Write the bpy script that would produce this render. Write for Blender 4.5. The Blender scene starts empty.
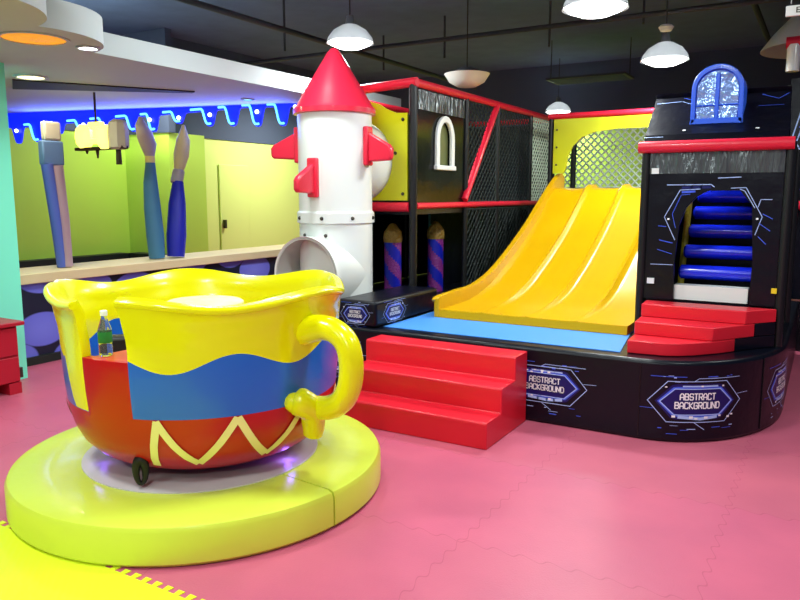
import bpy, bmesh, math, random
from mathutils import Vector, Matrix
random.seed(4)
C = bpy.context.scene.collection
PI = math.pi
TH = math.radians(30.582)      # camera turned left of the +y axis of the hall

# ------------------------------------------------------------------ materials
def lin(c):
    return c / 12.92 if c <= .04045 else ((c + .055) / 1.055) ** 2.4
def hexc(r, g, b):
    return (lin(r / 255), lin(g / 255), lin(b / 255), 1)
def mat(name, rgb, rough=.5, metal=0, coat=0, emit=None, es=0, bump=0, bscale=8, var=.0, alpha=None, trans=0, ior=1.45, stretch=None):
    m = bpy.data.materials.new(name); m.use_nodes = True
    nt = m.node_tree; b = nt.nodes['Principled BSDF']
    col = hexc(*rgb)
    b.inputs['Base Color'].default_value = col
    b.inputs['Roughness'].default_value = rough
    b.inputs['Metallic'].default_value = metal
    b.inputs['IOR'].default_value = ior
    if coat:
        b.inputs['Coat Weight'].default_value = coat
        b.inputs['Coat Roughness'].default_value = .08
    if trans:
        b.inputs['Transmission Weight'].default_value = trans
    if emit:
        b.inputs['Emission Color'].default_value = hexc(*emit)
        b.inputs['Emission Strength'].default_value = es
    tc = nt.nodes.new('ShaderNodeTexCoord')
    if var:
        n = nt.nodes.new('ShaderNodeTexNoise'); n.inputs['Scale'].default_value = 3
        n.inputs['Detail'].default_value = 4
        nt.links.new(tc.outputs['Object'], n.inputs['Vector'])
        mx = nt.nodes.new('ShaderNodeMix'); mx.data_type = 'RGBA'
        mx.inputs[6].default_value = tuple(c * (1 - var) for c in col[:3]) + (1,)
        mx.inputs[7].default_value = tuple(min(1, c * (1 + var)) for c in col[:3]) + (1,)
        nt.links.new(n.outputs['Fac'], mx.inputs[0]); nt.links.new(mx.outputs[2], b.inputs['Base Color'])
    if bump:
        n = nt.nodes.new('ShaderNodeTexNoise'); n.inputs['Scale'].default_value = bscale
        n.inputs['Detail'].default_value = 3
        bp = nt.nodes.new('ShaderNodeBump'); bp.inputs['Strength'].default_value = bump
        bp.inputs['Distance'].default_value = .05
        if stretch:
            mp = nt.nodes.new('ShaderNodeMapping'); mp.inputs['Scale'].default_value = stretch
            nt.links.new(tc.outputs['Object'], mp.inputs['Vector']); nt.links.new(mp.outputs[0], n.inputs['Vector'])
        else: nt.links.new(tc.outputs['Object'], n.inputs['Vector'])
        nt.links.new(n.outputs['Fac'], bp.inputs['Height']); nt.links.new(bp.outputs['Normal'], b.inputs['Normal'])
    return m
M = {}
M['yellow_gloss'] = mat('glossy_yellow_fibreglass', (240, 236, 2), .22, coat=.35, var=.03)
M['blue_gloss'] = mat('glossy_blue_fibreglass', (16, 100, 210), .28, coat=.2)
M['red_gloss'] = mat('glossy_red_fibreglass', (186, 14, 18), .32, coat=.1)
M['cream'] = mat('cream_paint', (245, 236, 160), .4)
M['yellow_vinyl'] = mat('lime_yellow_vinyl', (214, 228, 74), .3, coat=.15, bump=.12, bscale=5)
M['plate'] = mat('grey_plate', (196, 190, 190), .35, bump=.02)
M['red_vinyl'] = mat('red_vinyl', (222, 28, 48), .38, coat=.1, bump=.05, bscale=5)
M['red_pad'] = mat('red_padding', (226, 30, 58), .38, coat=.15, bump=.06, bscale=20)
M['black_vinyl'] = mat('black_vinyl', (5, 8, 22), .32, bump=.12, bscale=6, ior=1.36)
M['navy_vinyl'] = mat('navy_vinyl', (8, 9, 22), .28, ior=1.4, bump=.15, bscale=6)
M['crinkle'] = mat('crinkled_sheen_vinyl', (96, 102, 104), .24, metal=.55, bump=.8, bscale=2.5, stretch=(6, 6, 1.2))  # grey metallic base puts pale highlights into black vinyl
M['smooth_black'] = mat('smooth_black_vinyl', (9, 13, 14), .2, bump=.12, bscale=4, ior=1.3)
M['black'] = mat('black_steel', (16, 17, 20), .4)
M['darknet'] = mat('dark_net_cord', (24, 36, 34), .7)
M['palenet'] = mat('pale_net_cord', (205, 222, 198), .7)
M['blue_mat'] = mat('blue_foam_mat', (70, 142, 232), .6, bump=.03, bscale=30)
M['slide'] = mat('yellow_slide_plastic', (208, 160, 2), .28, coat=.15, var=.03)
M['board'] = mat('yellow_board', (200, 204, 16), .3, coat=.2)
M['white_plastic'] = mat('white_plastic', (236, 240, 238), .32, coat=.25)
M['red_plastic'] = mat('red_plastic', (228, 36, 66), .32, coat=.3)
M['bolt'] = mat('dark_bolt', (70, 66, 60), .35, metal=.7)
M['inner_tube'] = mat('grey_tube_lining', (190, 188, 184), .5)
M['roller'] = mat('blue_roller_vinyl', (16, 40, 232), .25, coat=.4, bump=.05)
M['olive'] = mat('olive_yellow_padding', (176, 160, 38), .5, bump=.3, bscale=25)
M['pane_olive'] = mat('dim_olive_pane', (104, 110, 66), .35)
M['frame_blue'] = mat('bright_blue_plastic', (48, 104, 255), .3, coat=.3)
M['foil'] = mat('silver_foil', (150, 186, 255), .14, metal=.35, bump=.9, bscale=9)
M['line'] = mat('pale_blue_print', (170, 196, 250), .4)
M['glow'] = mat('mid_blue_print', (66, 98, 232), .4)
M['ink'] = mat('deep_blue_print', (12, 20, 96), .35)
M['white'] = mat('white_print', (245, 246, 250), .4)
M['teal'] = mat('mint_wall_paint', (126, 250, 216), .6)
M['cab_red'] = mat('red_cabinet_lacquer', (176, 22, 44), .4, var=.05)
M['cab_dark'] = mat('dark_gap', (60, 8, 14), .6)
M['ceil'] = mat('dark_ceiling_paint', (84, 104, 140), .85, var=.25)
M['dark_wall'] = mat('dark_wall_paint', (74, 88, 112), .85)
M['lime'] = mat('lime_wall_paint', (186, 228, 84), .6)
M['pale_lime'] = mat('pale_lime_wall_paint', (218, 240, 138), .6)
M['soffit'] = mat('white_plaster', (180, 190, 194), .7)
M['slot'] = mat('dark_slot', (34, 30, 24), .7)
M['wood'] = mat('pale_wood', (224, 206, 160), .5, var=.08)
M['skirt'] = mat('dark_skirting', (26, 38, 34), .5)
M['lampbody'] = mat('grey_lamp_metal', (120, 124, 128), .35, metal=.4)
M['lampwhite'] = mat('white_lamp_shade', (224, 226, 220), .5)
M['shade'] = mat('frosted_lamp_shade', (206, 210, 212), .5, trans=.75, ior=1.1)
M['lens'] = mat('lit_lamp_lens', (255, 255, 255), .4, emit=(255, 255, 255), es=14)
M['lens_warm'] = mat('lit_warm_lens', (255, 240, 200), .4, emit=(255, 232, 176), es=9)
M['lens_orange'] = mat('lit_orange_cove', (255, 170, 40), .5, emit=(255, 168, 30), es=1.1)
M['neon_panel'] = mat('glowing_blue_panel', (20, 40, 220), .4, emit=(12, 34, 255), es=1.9)  # emission stands in for neon light falling on the blue panel
M['neon'] = mat('neon_tube', (150, 220, 255), .3, emit=(90, 190, 255), es=4.5)
M['bulb'] = mat('white_bulb', (255, 255, 255), .3, emit=(235, 245, 255), es=7)
M['lantern'] = mat('lit_yellow_lantern', (255, 240, 120), .4, emit=(255, 240, 110), es=4)
M['bronze'] = mat('dark_bronze', (58, 44, 26), .5, metal=.3)
M['mauve'] = mat('grey_mauve_paint', (176, 168, 182), .5)
M['sand'] = mat('grey_beige_paint', (190, 184, 166), .5)
M['slate'] = mat('blue_grey_paint', (92, 122, 168), .5)
M['pinkish'] = mat('dusty_pink_paint', (176, 146, 160), .5)
M['periwinkle'] = mat('periwinkle_paint', (84, 104, 196), .5)
M['tealblue'] = mat('teal_blue_paint', (66, 122, 160), .5, var=.12)
M['navy'] = mat('navy_paint', (30, 36, 168), .5)
M['buff'] = mat('buff_paint', (240, 228, 150), .5)
M['gold'] = mat('gold_fringe', (134, 104, 40), .5, bump=.5, bscale=40)
M['purple'] = mat('purple_glitter', (120, 34, 122), .4, bump=.4, bscale=60)
M['royal'] = mat('royal_blue_vinyl', (14, 26, 160), .35)
M['plum_led'] = mat('purple_led', (120, 90, 255), .4, emit=(96, 60, 255), es=1.2)
M['rubber'] = mat('black_rubber', (20, 20, 20), .5)
M['steel'] = mat('light_steel', (190, 192, 196), .3, metal=.6)
M['pet'] = mat('clear_bottle_plastic', (235, 245, 240), .05, trans=.95, ior=1.2)
M['green_label'] = mat('green_bottle_label', (30, 120, 50), .4)
M['pipe'] = mat('grey_pipe_paint', (52, 58, 68), .6)
M['clipy'] = mat('yellow_clip', (240, 210, 40), .4)

def floor_material():
    m = bpy.data.materials.new('pink_foam_tiles'); m.use_nodes = True
    nt = m.node_tree; b = nt.nodes['Principled BSDF']; L = nt.links.new
    tc = nt.nodes.new('ShaderNodeTexCoord')
    br = nt.nodes.new('ShaderNodeTexBrick'); br.offset = 0
    br.inputs['Scale'].default_value = 1
    br.inputs['Brick Width'].default_value = 1.0; br.inputs['Row Height'].default_value = 1.0
    br.inputs['Mortar Size'].default_value = .004; br.inputs['Mortar Smooth'].default_value = .6
    br.inputs['Color1'].default_value = hexc(205, 95, 124); br.inputs['Color2'].default_value = hexc(201, 99, 120)
    br.inputs['Mortar'].default_value = hexc(188, 80, 108)
    # a zigzag wobble gives the joints their jigsaw edge
    mp = nt.nodes.new('ShaderNodeVectorMath'); mp.operation = 'ADD'; mp.inputs[1].default_value = (.31, .2, 0)
    wv = nt.nodes.new('ShaderNodeTexWave'); wv.inputs['Scale'].default_value = 5; wv.bands_direction = 'DIAGONAL'
    L(tc.outputs['Object'], wv.inputs['Vector'])
    sc = nt.nodes.new('ShaderNodeVectorMath'); sc.operation = 'SCALE'; sc.inputs['Scale'].default_value = .03
    L(wv.outputs['Color'], sc.inputs[0])
    ad = nt.nodes.new('ShaderNodeVectorMath'); ad.operation = 'ADD'
    L(tc.outputs['Object'], mp.inputs[0]); L(mp.outputs[0], ad.inputs[0]); L(sc.outputs[0], ad.inputs[1])
    L(ad.outputs[0], br.inputs['Vector'])
    n = nt.nodes.new('ShaderNodeTexNoise'); n.inputs['Scale'].default_value = 2.2; n.inputs['Detail'].default_value = 6
    L(tc.outputs['Object'], n.inputs['Vector'])
    hs = nt.nodes.new('ShaderNodeMix'); hs.data_type = 'RGBA'; hs.blend_type = 'MULTIPLY'
    cr = nt.nodes.new('ShaderNodeValToRGB')
    cr.color_ramp.elements[0].color = (.86, .84, .9, 1); cr.color_ramp.elements[1].color = (1, 1, 1, 1)
    cr.color_ramp.elements[0].position = .3; cr.color_ramp.elements[1].position = .7
    L(n.outputs['Fac'], cr.inputs[0]); hs.inputs[0].default_value = 1
    L(br.outputs['Color'], hs.inputs[6]); L(cr.outputs['Color'], hs.inputs[7]); L(hs.outputs[2], b.inputs['Base Color'])
    b.inputs['Roughness'].default_value = .42
    n2 = nt.nodes.new('ShaderNodeTexNoise'); n2.inputs['Scale'].default_value = 120
    bp = nt.nodes.new('ShaderNodeBump'); bp.inputs['Strength'].default_value = .12; bp.inputs['Distance'].default_value = .01
    L(tc.outputs['Object'], n2.inputs['Vector']); L(n2.outputs['Fac'], bp.inputs['Height']); L(bp.outputs['Normal'], b.inputs['Normal'])
    return m
def mat_stripe(name, rgb):
    m = mat(name, rgb, .5)
    nt = m.node_tree; b = nt.nodes['Principled BSDF']
    tc = nt.nodes.new('ShaderNodeTexCoord'); w = nt.nodes.new('ShaderNodeTexWave'); w.inputs['Scale'].default_value = 14
    w.bands_direction = 'DIAGONAL'; w.inputs['Distortion'].default_value = 1
    bp = nt.nodes.new('ShaderNodeBump'); bp.inputs['Strength'].default_value = .12; bp.inputs['Distance'].default_value = .01
    nt.links.new(tc.outputs['Object'], w.inputs['Vector']); nt.links.new(w.outputs['Fac'], bp.inputs['Height'])
    nt.links.new(bp.outputs['Normal'], b.inputs['Normal'])
    return m
def pebble_material():
    m = bpy.data.materials.new('pebble_mural'); m.use_nodes = True
    nt = m.node_tree; b = nt.nodes['Principled BSDF']; L = nt.links.new
    tc = nt.nodes.new('ShaderNodeTexCoord')
    mp = nt.nodes.new('ShaderNodeMapping'); mp.inputs['Scale'].default_value = (0, 1.7, 2.7); mp.inputs['Location'].default_value = (.5, .2, .15)
    mp.inputs['Rotation'].default_value = (.25, 0, 0)
    vo = nt.nodes.new('ShaderNodeTexVoronoi'); vo.inputs['Scale'].default_value = 1.0; vo.inputs['Randomness'].default_value = .7
    L(tc.outputs['Object'], mp.inputs['Vector']); L(mp.outputs[0], vo.inputs['Vector'])
    cr = nt.nodes.new('ShaderNodeValToRGB')
    e = cr.color_ramp.elements
    e[0].position = 0; e[0].color = hexc(128, 134, 238)
    e[1].position = .47; e[1].color = hexc(108, 112, 222)
    e2 = e.new(.50); e2.color = hexc(18, 26, 52)
    L(vo.outputs['Distance'], cr.inputs[0]); L(cr.outputs['Color'], b.inputs['Base Color'])
    b.inputs['Roughness'].default_value = .45
    return m
M['floor'] = floor_material(); M['pebble'] = pebble_material(); M['mat_yellow'] = mat_stripe('yellow_foam_tile', (226, 238, 40))

# ------------------------------------------------------------------ mesh building
def merge(a, b):
    o = len(a.v); a.v += b.v
    for f, mi in zip(b.f, b.m): a.face([q+o for q in f], mi+1)
class MB:
    def __init__(s): s.v = []; s.f = []; s.m = []
    def face(s, idx, mi=0): s.f.append(tuple(idx)); s.m.append(mi)
    def add(s, vs, fs, mi=0):
        o = len(s.v); s.v += [tuple(p) for p in vs]
        for f in fs: s.face([o + i for i in f], mi)
    def box(s, x0, x1, y0, y1, z0, z1, mi=0):
        s.add([(x0,y0,z0),(x1,y0,z0),(x1,y1,z0),(x0,y1,z0),(x0,y0,z1),(x1,y0,z1),(x1,y1,z1),(x0,y1,z1)],
              [(0,3,2,1),(4,5,6,7),(0,1,5,4),(1,2,6,5),(2,3,7,6),(3,0,4,7)], mi)
    def prism(s, poly, z0, z1, mi=0):
        n = len(poly)
        s.add([(x,y,z0) for x,y in poly] + [(x,y,z1) for x,y in poly],
              [tuple(range(n))[::-1], tuple(range(n, 2*n))] + [(i,(i+1)%n,n+(i+1)%n,n+i) for i in range(n)], mi)
    def slab(s, pts, off, mi=0):       # a flat outline in space pushed along off
        n = len(pts); off = Vector(off)
        s.add([Vector(p) for p in pts] + [Vector(p) + off for p in pts],
              [tuple(range(n)), tuple(range(n, 2*n))[::-1]] + [(i,(i+1)%n,n+(i+1)%n,n+i) for i in range(n)], mi)
    def tube(s, path, r, seg=12, cap=True, mi=0, closed=False):
        path = [Vector(p) for p in path]; n = len(path)
        rs = r if isinstance(r, (list, tuple)) else [r] * n
        up = None; rings = []
        for i, p in enumerate(path):
            a = path[i-1] if i or closed else p; b = path[(i+1) % n] if i < n-1 or closed else p
            t = (b - a).normalized()
            if up is None:
                up = Vector((0,0,1)) if abs(t.z) < .9 else Vector((1,0,0))
            e1 = t.cross(up).normalized(); e2 = e1.cross(t).normalized(); up = e2
            rings.append([p + (e1*math.cos(2*PI*k/seg) + e2*math.sin(2*PI*k/seg)) * rs[i] for k in range(seg)])
        o = len(s.v)
        for rg in rings: s.v += [tuple(q) for q in rg]
        for i in range(n if closed else n-1):
            j = (i+1) % n
            for k in range(seg):
                s.face((o+i*seg+k, o+i*seg+(k+1)%seg, o+j*seg+(k+1)%seg, o+j*seg+k), mi)
        if cap and not closed:
            s.face([o+k for k in range(seg)][::-1], mi); s.face([o+(n-1)*seg+k for k in range(seg)], mi)
    def lathe(s, prof, c, seg=32, mi=0, axis='z', cap=False):
        o = len(s.v); cx, cy, cz = c
        for r, h in prof:
            for k in range(seg):
                a = 2*PI*k/seg; u, w = r*math.cos(a), r*math.sin(a)
                s.v.append({'z':(cx+u,cy+w,cz+h),'y':(cx+u,cy+h,cz+w),'x':(cx+h,cy+u,cz+w)}[axis])
        for i in range(len(prof)-1):
            for k in range(seg):
                s.face((o+i*seg+k,o+i*seg+(k+1)%seg,o+(i+1)*seg+(k+1)%seg,o+(i+1)*seg+k), mi)
        if cap:
            s.face([o+k for k in range(seg)][::-1], mi); s.face([o+(len(prof)-1)*seg+k for k in range(seg)], mi)
    def ball(s, c, r, mi=0, seg=10):
        s.lathe([(max(1e-4, r*math.sin(PI*i/6)), -r*math.cos(PI*i/6)) for i in range(7)], c, seg, mi)

def root_loc(o):
    while o.parent: o = o.parent
    return o.location.copy()
def link(name, mb, mats, parent=None, base=None, bevel=0, bseg=2, sharp=35, solid=None, recalc=True):
    me = bpy.data.meshes.new(name)
    org = root_loc(parent) if parent else Vector(base) if base else Vector(bottom(mb.v))
    me.from_pydata([Vector(p) - org for p in mb.v], [], mb.f)
    mats = mats if isinstance(mats, (list, tuple)) else [mats]
    for k in mats: me.materials.append(M[k])
    me.polygons.foreach_set('material_index', mb.m)
    bm = bmesh.new(); bm.from_mesh(me)
    bmesh.ops.remove_doubles(bm, verts=bm.verts, dist=1e-5)
    if recalc: bmesh.ops.recalc_face_normals(bm, faces=bm.faces)
    bm.to_mesh(me); bm.free()
    me.polygons.foreach_set('use_smooth', [True] * len(me.polygons)); me.set_sharp_from_angle(angle=math.radians(sharp))
    o = bpy.data.objects.new(name, me); C.objects.link(o)
    if parent: o.parent = parent
    else: o.location = org
    if solid:
        d = o.modifiers.new('thickness', 'SOLIDIFY'); d.thickness = solid[0]; d.offset = solid[1]
    if bevel:
        d = o.modifiers.new('bevel', 'BEVEL'); d.width = bevel; d.segments = bseg; d.limit_method = 'ANGLE'; d.angle_limit = math.radians(40)
        d.harden_normals = False
    return o
def bottom(vs):
    xs = [p[0] for p in vs]; ys = [p[1] for p in vs]; zs = [p[2] for p in vs]
    return ((min(xs)+max(xs))/2, (min(ys)+max(ys))/2, min(zs))
def tag(o, label, cat, group=None):
    o['label'] = label; o['category'] = cat
    if group: o['group'] = group
    return o
def thing(name, loc, label, cat, group=None):
    o = bpy.data.objects.new(name, None); C.objects.link(o); o.location = loc; o.empty_display_size = .1
    return tag(o, label, cat, group)
def struct(name, mb, m, **k):
    o = link(name, mb, m, **k); o['kind'] = 'structure'; return o
def part(name, mb, m, parent, label=None, **k):
    o = link(name, mb, m, parent, **k)
    if label: o['label'] = label
    return o
bpy.context.view_layer.update()

# ------------------------------------------------------------------ printed emblems
_txt = {}
def text_mesh(body, size):
    cu = bpy.data.curves.new('t', 'FONT'); cu.body = body; cu.size = size; cu.align_x = 'CENTER'; cu.align_y = 'CENTER'
    cu.offset = size * .015; cu.space_line = .82
    ob = bpy.data.objects.new('t', cu); C.objects.link(ob); bpy.context.view_layer.update()
    dg = bpy.context.evaluated_depsgraph_get(); ev = ob.evaluated_get(dg); me = ev.to_mesh()
    vs = [(p.co.x, p.co.y) for p in me.vertices]; fs = [tuple(p.vertices) for p in me.polygons]
    ev.to_mesh_clear(); bpy.data.objects.remove(ob); bpy.data.curves.remove(cu)
    return vs, fs
def stroke(mb, f, pts, w, lay, mi):
    out = []
    for (a, b) in zip(pts[:-1], pts[1:]):
        n = max(1, int(math.hypot(b[0]-a[0], b[1]-a[1]) / .05))
        for k in range(n): out.append((a[0]+(b[0]-a[0])*k/n, a[1]+(b[1]-a[1])*k/n))
    out.append(pts[-1])
    for a, b in zip(out[:-1], out[1:]):
        dx, dy = b[0]-a[0], b[1]-a[1]; l = math.hypot(dx, dy) or 1; nx, ny = -dy/l*w/2, dx/l*w/2
        ex, ey = dx/l*w*.3, dy/l*w*.3
        q = [(a[0]-nx-ex,a[1]-ny-ey),(b[0]-nx+ex,b[1]-ny+ey),(b[0]+nx+ex,b[1]+ny+ey),(a[0]+nx-ex,a[1]+ny-ey)]
        mb.add([f(s, t, lay) for s, t in q], [(0,1,2,3)], mi)
def fillhex(mb, f, hw, hh, ins, lay, mi, n=16):
    for k in range(n):
        s0 = -hw + 2*hw*k/n; s1 = -hw + 2*hw*(k+1)/n
        h = lambda s: hh * min(1, (hw-abs(s))/ins)
        mb.add([f(s0,-h(s0),lay), f(s1,-h(s1),lay), f(s1,h(s1),lay), f(s0,h(s0),lay)], [(0,1,2,3)], mi)
GLYPH = {'A':[[(0,0),(0,.75),(.3,1),(.7,1),(1,.75),(1,0)],[(0,.4),(1,.4)]], 'B':[[(0,0),(0,1),(.8,1),(.95,.85),(.95,.65),(.8,.52),(0,.52)],[(.8,.52),(1,.38),(1,.15),(.85,0),(0,0)]],
    'S':[[(1,.82),(.85,1),(.15,1),(0,.82),(0,.62),(.15,.5),(.85,.5),(1,.38),(1,.18),(.85,0),(.15,0),(0,.18)]], 'T':[[(0,1),(1,1)],[(.5,1),(.5,0)]],
    'R':[[(0,0),(0,1),(.85,1),(1,.85),(1,.6),(.85,.45),(0,.45)],[(.5,.45),(1,0)]], 'C':[[(1,.8),(.85,1),(.15,1),(0,.85),(0,.15),(.15,0),(.85,0),(1,.2)]],
    'K':[[(0,0),(0,1)],[(1,1),(.1,.5),(1,0)]], 'G':[[(1,.8),(.85,1),(.15,1),(0,.85),(0,.15),(.15,0),(.85,0),(1,.15),(1,.48),(.55,.48)]],
    'O':[[(0,.15),(0,.85),(.15,1),(.85,1),(1,.85),(1,.15),(.85,0),(.15,0),(0,.15)]], 'U':[[(0,1),(0,.15),(.15,0),(.85,0),(1,.15),(1,1)]],
    'N':[[(0,0),(0,1),(1,0),(1,1)]], 'D':[[(0,0),(0,1),(.75,1),(1,.78),(1,.22),(.75,0),(0,0)]]}
def emblem(parent, f, k=1.0, seed=1, ky=1.0):
    rnd = random.Random(seed)
    g = lambda s, t, lay: f(s*k, t*k*ky, lay)
    mb = MB()
    fillhex(mb, g, .27, .118, .11, .002, 2)
    fillhex(mb, g, .255, .100, .10, .003, 1)
    fillhex(mb, g, .235, .082, .09, .004, 2)
    hexp = lambda hw, hh, ins: [(-hw,0),(-hw+ins,hh),(hw-ins,hh),(hw,0),(hw-ins,-hh),(-hw+ins,-hh),(-hw,0)]
    stroke(mb, g, hexp(.315, .135, .12), .005, .005, 0)
    stroke(mb, g, hexp(.24, .086, .09), .006, .006, 0)
    stroke(mb, g, [(-.12,-.10),(0.02,-.112),(.13,-.10)], .020, .0055, 0)
    stroke(mb, g, [(-.10,.104),(.13,.104)], .010, .0055, 0)
    stroke(mb, g, [(-.03,.136),(0,.155),(.3,.155)], .004, .005, 0)
    stroke(mb, g, [(-.3,.165),(-.08,.165)], .004, .005, 1)
    stroke(mb, g, [(-.02,-.137),(.05,-.185)], .004, .005, 0)
    stroke(mb, g, [(.29,.04),(.38,.045)], .003, .005, 0); stroke(mb, g, [(-.36,-.05),(-.28,-.05)], .003, .005, 1)
    for _ in range(16):
        x = rnd.uniform(-.25,.25); y = rnd.choice([-1,1]) * rnd.uniform(.13,.2) - .02; l = rnd.uniform(.01,.07)
        stroke(mb, g, [(x,y),(x+l,y)], rnd.uniform(.002,.007), .0045, rnd.choice([0,1,1]))
    for _ in range(10):
        x = rnd.uniform(-.26,.26); y = rnd.choice([-.1,.1]) + rnd.uniform(-.012,.012); w = rnd.uniform(.008,.016)
        stroke(mb, g, [(x-w/2,y),(x+w/2,y)], w, .0062, 3)
    e = part('printed_emblem', mb, ['line','glow','ink','white'], parent, 'blue hexagonal circuit print with white words', recalc=False)
    tb = MB()
    for row, word in ((.016,'ABSTRACT'),(-.042,'BACKGROUND')):
        for n_, ch in enumerate(word):
            ox = (n_ - (len(word)-1)/2)*.030 - .011
            for st_ in GLYPH[ch]:
                stroke(tb, g, [(ox+x*.022, row+y*.040) for x, y in st_], .0075, .0075, 0)
    part('lettering', tb, 'white', e, 'white capital letters', recalc=False)

# ------------------------------------------------------------------ room shell
mb = MB(); mb.add([(-12,-3,0),(5,-3,0),(5,14,0),(-12,14,0)], [(0,1,2,3)])
struct('floor', mb, 'floor', base=(0,0,0), recalc=False)
mb = MB(); mb.box(-12,5,-3,14,3.9,4.0); struct('ceiling', mb, 'ceil')
mb = MB(); mb.box(-12,5,13.2,13.3,0,2.75); struct('wall_back', mb, 'lime')
mb = MB(); mb.box(-12,5,13.2,13.3,2.75,3.9); struct('wall_back_upper', mb, 'dark_wall')
mb = MB(); mb.box(2.6,2.7,-3,13.2,0,3.9); struct('wall_right', mb, 'dark_wall')
mb = MB(); mb.box(-6.5,-5.80,1.4,3.55,0,2.6); struct('wall_left', mb, 'teal')
# green service room behind the counter
mb = MB(); mb.box(-9.4,-9.3,2.0,7.5,0,2.45); struct('wall_service', mb, 'lime')
mb = MB(); mb.box(-9.4,-8.34,7.5,7.6,0,2.45); mb.box(-8.44,-8.34,7.6,8.2,0,2.45); struct('wall_service_recess', mb, 'lime')
mb = MB(); mb.box(-8.72,-8.44,8.2,8.3,0,2.45); struct('wall_service_return', mb, 'lime')
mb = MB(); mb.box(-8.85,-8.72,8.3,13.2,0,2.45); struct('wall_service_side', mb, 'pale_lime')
mb = MB(); mb.box(-9.42,-9.28,2.0,7.5,2.45,3.9); mb.box(-9.4,-8.3,7.48,7.6,2.45,3.9); mb.box(-8.9,-8.7,7.6,13.2,2.45,3.9)
struct('wall_service_upper', mb, 'dark_wall')
mb = MB(); mb.box(-9.298,-9.1,3.0,7.3,0,.68); mb.box(-9.1,-8.3,7.3,7.498,0,.68); struct('trim_1', mb, 'skirt')
# door set in the bright wall: a faint slab with its handle
dr = MB(); dr.box(-8.719,-8.69,8.85,9.55,0,2.05)
door = struct('door_1', dr, 'pale_lime', bevel=.01)
mb = MB(); mb.box(-8.69,-8.64,8.9,8.94,1.0,1.14); part('door_handle', mb, 'bolt', door)

# soffit with rounded lobes
def arc(cx, cy, r, a0, a1, n):
    return [(cx + r*math.cos(math.radians(a0+(a1-a0)*i/n)), cy + r*math.sin(math.radians(a0+(a1-a0)*i/n))) for i in range(n+1)]
mb = MB()
mb.prism([(-4.8,3.0),(-4.8,8.15),(-5.3,8.15),(-5.3,6.83),(-9.29,5.70),(-9.29,2.0),(-4.8,2.0)], 2.6, 2.765)
so = struct('ceiling_soffit', mb, 'soffit')
mb = MB(); mb.prism(arc(-4.86,3.08,.55,-90,180,40)+[(-5.41,2.4),(-4.86,2.4)], 2.595, 2.78); part('rounded_lobe', mb, 'soffit', so)
mb = MB(); mb.prism(arc(-4.12,2.14,.555,-100,200,44), 2.52, 2.86); part('rounded_lobe', mb, 'soffit', so)
mb = MB(); mb.prism([(-6.52,4.06),(-5.66,5.46),(-5.74,5.5),(-7.06,4.39)], 2.588, 2.602)
tag(link('air_vent', mb, 'slot'), 'long dark tapering air slot in the white soffit', 'vent')
def downlight(x, y, z, r, lens, label, power, col):
    t = thing('recessed_light', (x,y,z), label, 'light')
    mb = MB(); mb.lathe([(r*1.25,-.012),(r*1.25,.004)], (x,y,z), 28, cap=False); mb.lathe([(r*1.25,-.012),(r,-.014),(r,.004)], (x,y,z), 28)
    part('trim_ring', mb, 'soffit', t)
    mb = MB(); mb.lathe([(.001,-.010),(r*.6,-.009),(r,-.004)], (x,y,z), 28); part('diffuser', mb, lens, t)
    if power: area('light', (x,y,z-.03), r*2, power, col)
def area(n, loc, size, power, col=(1,1,1), rot=(0,0,0), shape='DISK', spread=180):
    l = bpy.data.lights.new(n, 'AREA'); l.shape = shape; l.size = size; l.energy = power; l.color = col; l.spread = math.radians(spread)
    o = bpy.data.objects.new(n, l); C.objects.link(o); o.location = loc; o.rotation_euler = rot; return o
downlight(-4.64,3.47,2.595,.065,'lens','small round white downlight at the rim of the rounded soffit lobe',12,(1,.97,.9))
downlight(-6.24,4.06,2.6,.115,'lens_warm','warm glowing downlight beside the dark air slot, nearest the mint pillar',25,(1,.86,.6))
downlight(-5.62,6.2,2.6,.06,'neon','small blue downlight in the soffit above the neon drips',6,(.1,.2,1))
t = thing('cove_light', (-4.7,3.1,2.595), 'wide round recessed lamp glowing orange in the soffit lobe', 'light')
mb = MB(); mb.lathe([(.001,-.004),(.17,-.004),(.2,-.001)], (-4.7,3.1,2.595), 36); part('diffuser', mb, 'lens_orange', t)
mb = MB(); mb.lathe([(.2,-.001),(.2,-.008),(.225,-.008),(.225,.0)], (-4.7,3.1,2.595), 36); part('trim_ring', mb, 'soffit', t)

# ------------------------------------------------------------------ neon drip fascia
NP0 = Vector((-9.1,5.7,0)); NU = Vector((.9618,.2737,0)); NN = Vector((.2737,-.9618,0))
drips = [(-.02,.20,.07),(.28,.20,.07),(.62,.12,.06),(.95,.10,.06),(1.30,.12,.06),(1.70,.17,.07),(1.98,.19,.06),(2.33,.12,.07),(2.745,.18,.07),(3.05,.20,.07),(3.37,.22,.07),(3.69,.22,.07)]
def zarch(s): return 2.392 + .155*min(1,max(0,s/3.2)) + .02
def zdrip(s): return zarch(s) - max([L*math.exp(-((s-c)/(w*.95))**4*.9 - abs((s-c)/w)**2*.05) for c, L, w in drips])
S = [-.19 + 4.08*i/300 for i in range(301)]
def nf(s, z, d): p = NP0 + NU*s + NN*d; return (p.x, p.y, z)
neon = thing('neon_drip_sign', tuple(NP0+NU*2)[:2]+(2.6,), 'blue fascia, neon light put into its colour, shaped like dripping icing under the white soffit', 'neon sign')
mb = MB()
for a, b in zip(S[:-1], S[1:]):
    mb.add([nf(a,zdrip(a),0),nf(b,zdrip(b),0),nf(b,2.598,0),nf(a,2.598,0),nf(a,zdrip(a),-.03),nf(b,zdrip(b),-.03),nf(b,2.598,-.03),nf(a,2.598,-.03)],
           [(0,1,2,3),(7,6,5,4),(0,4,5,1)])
part('glow_panel', mb, 'neon_panel', neon, recalc=False)
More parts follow.
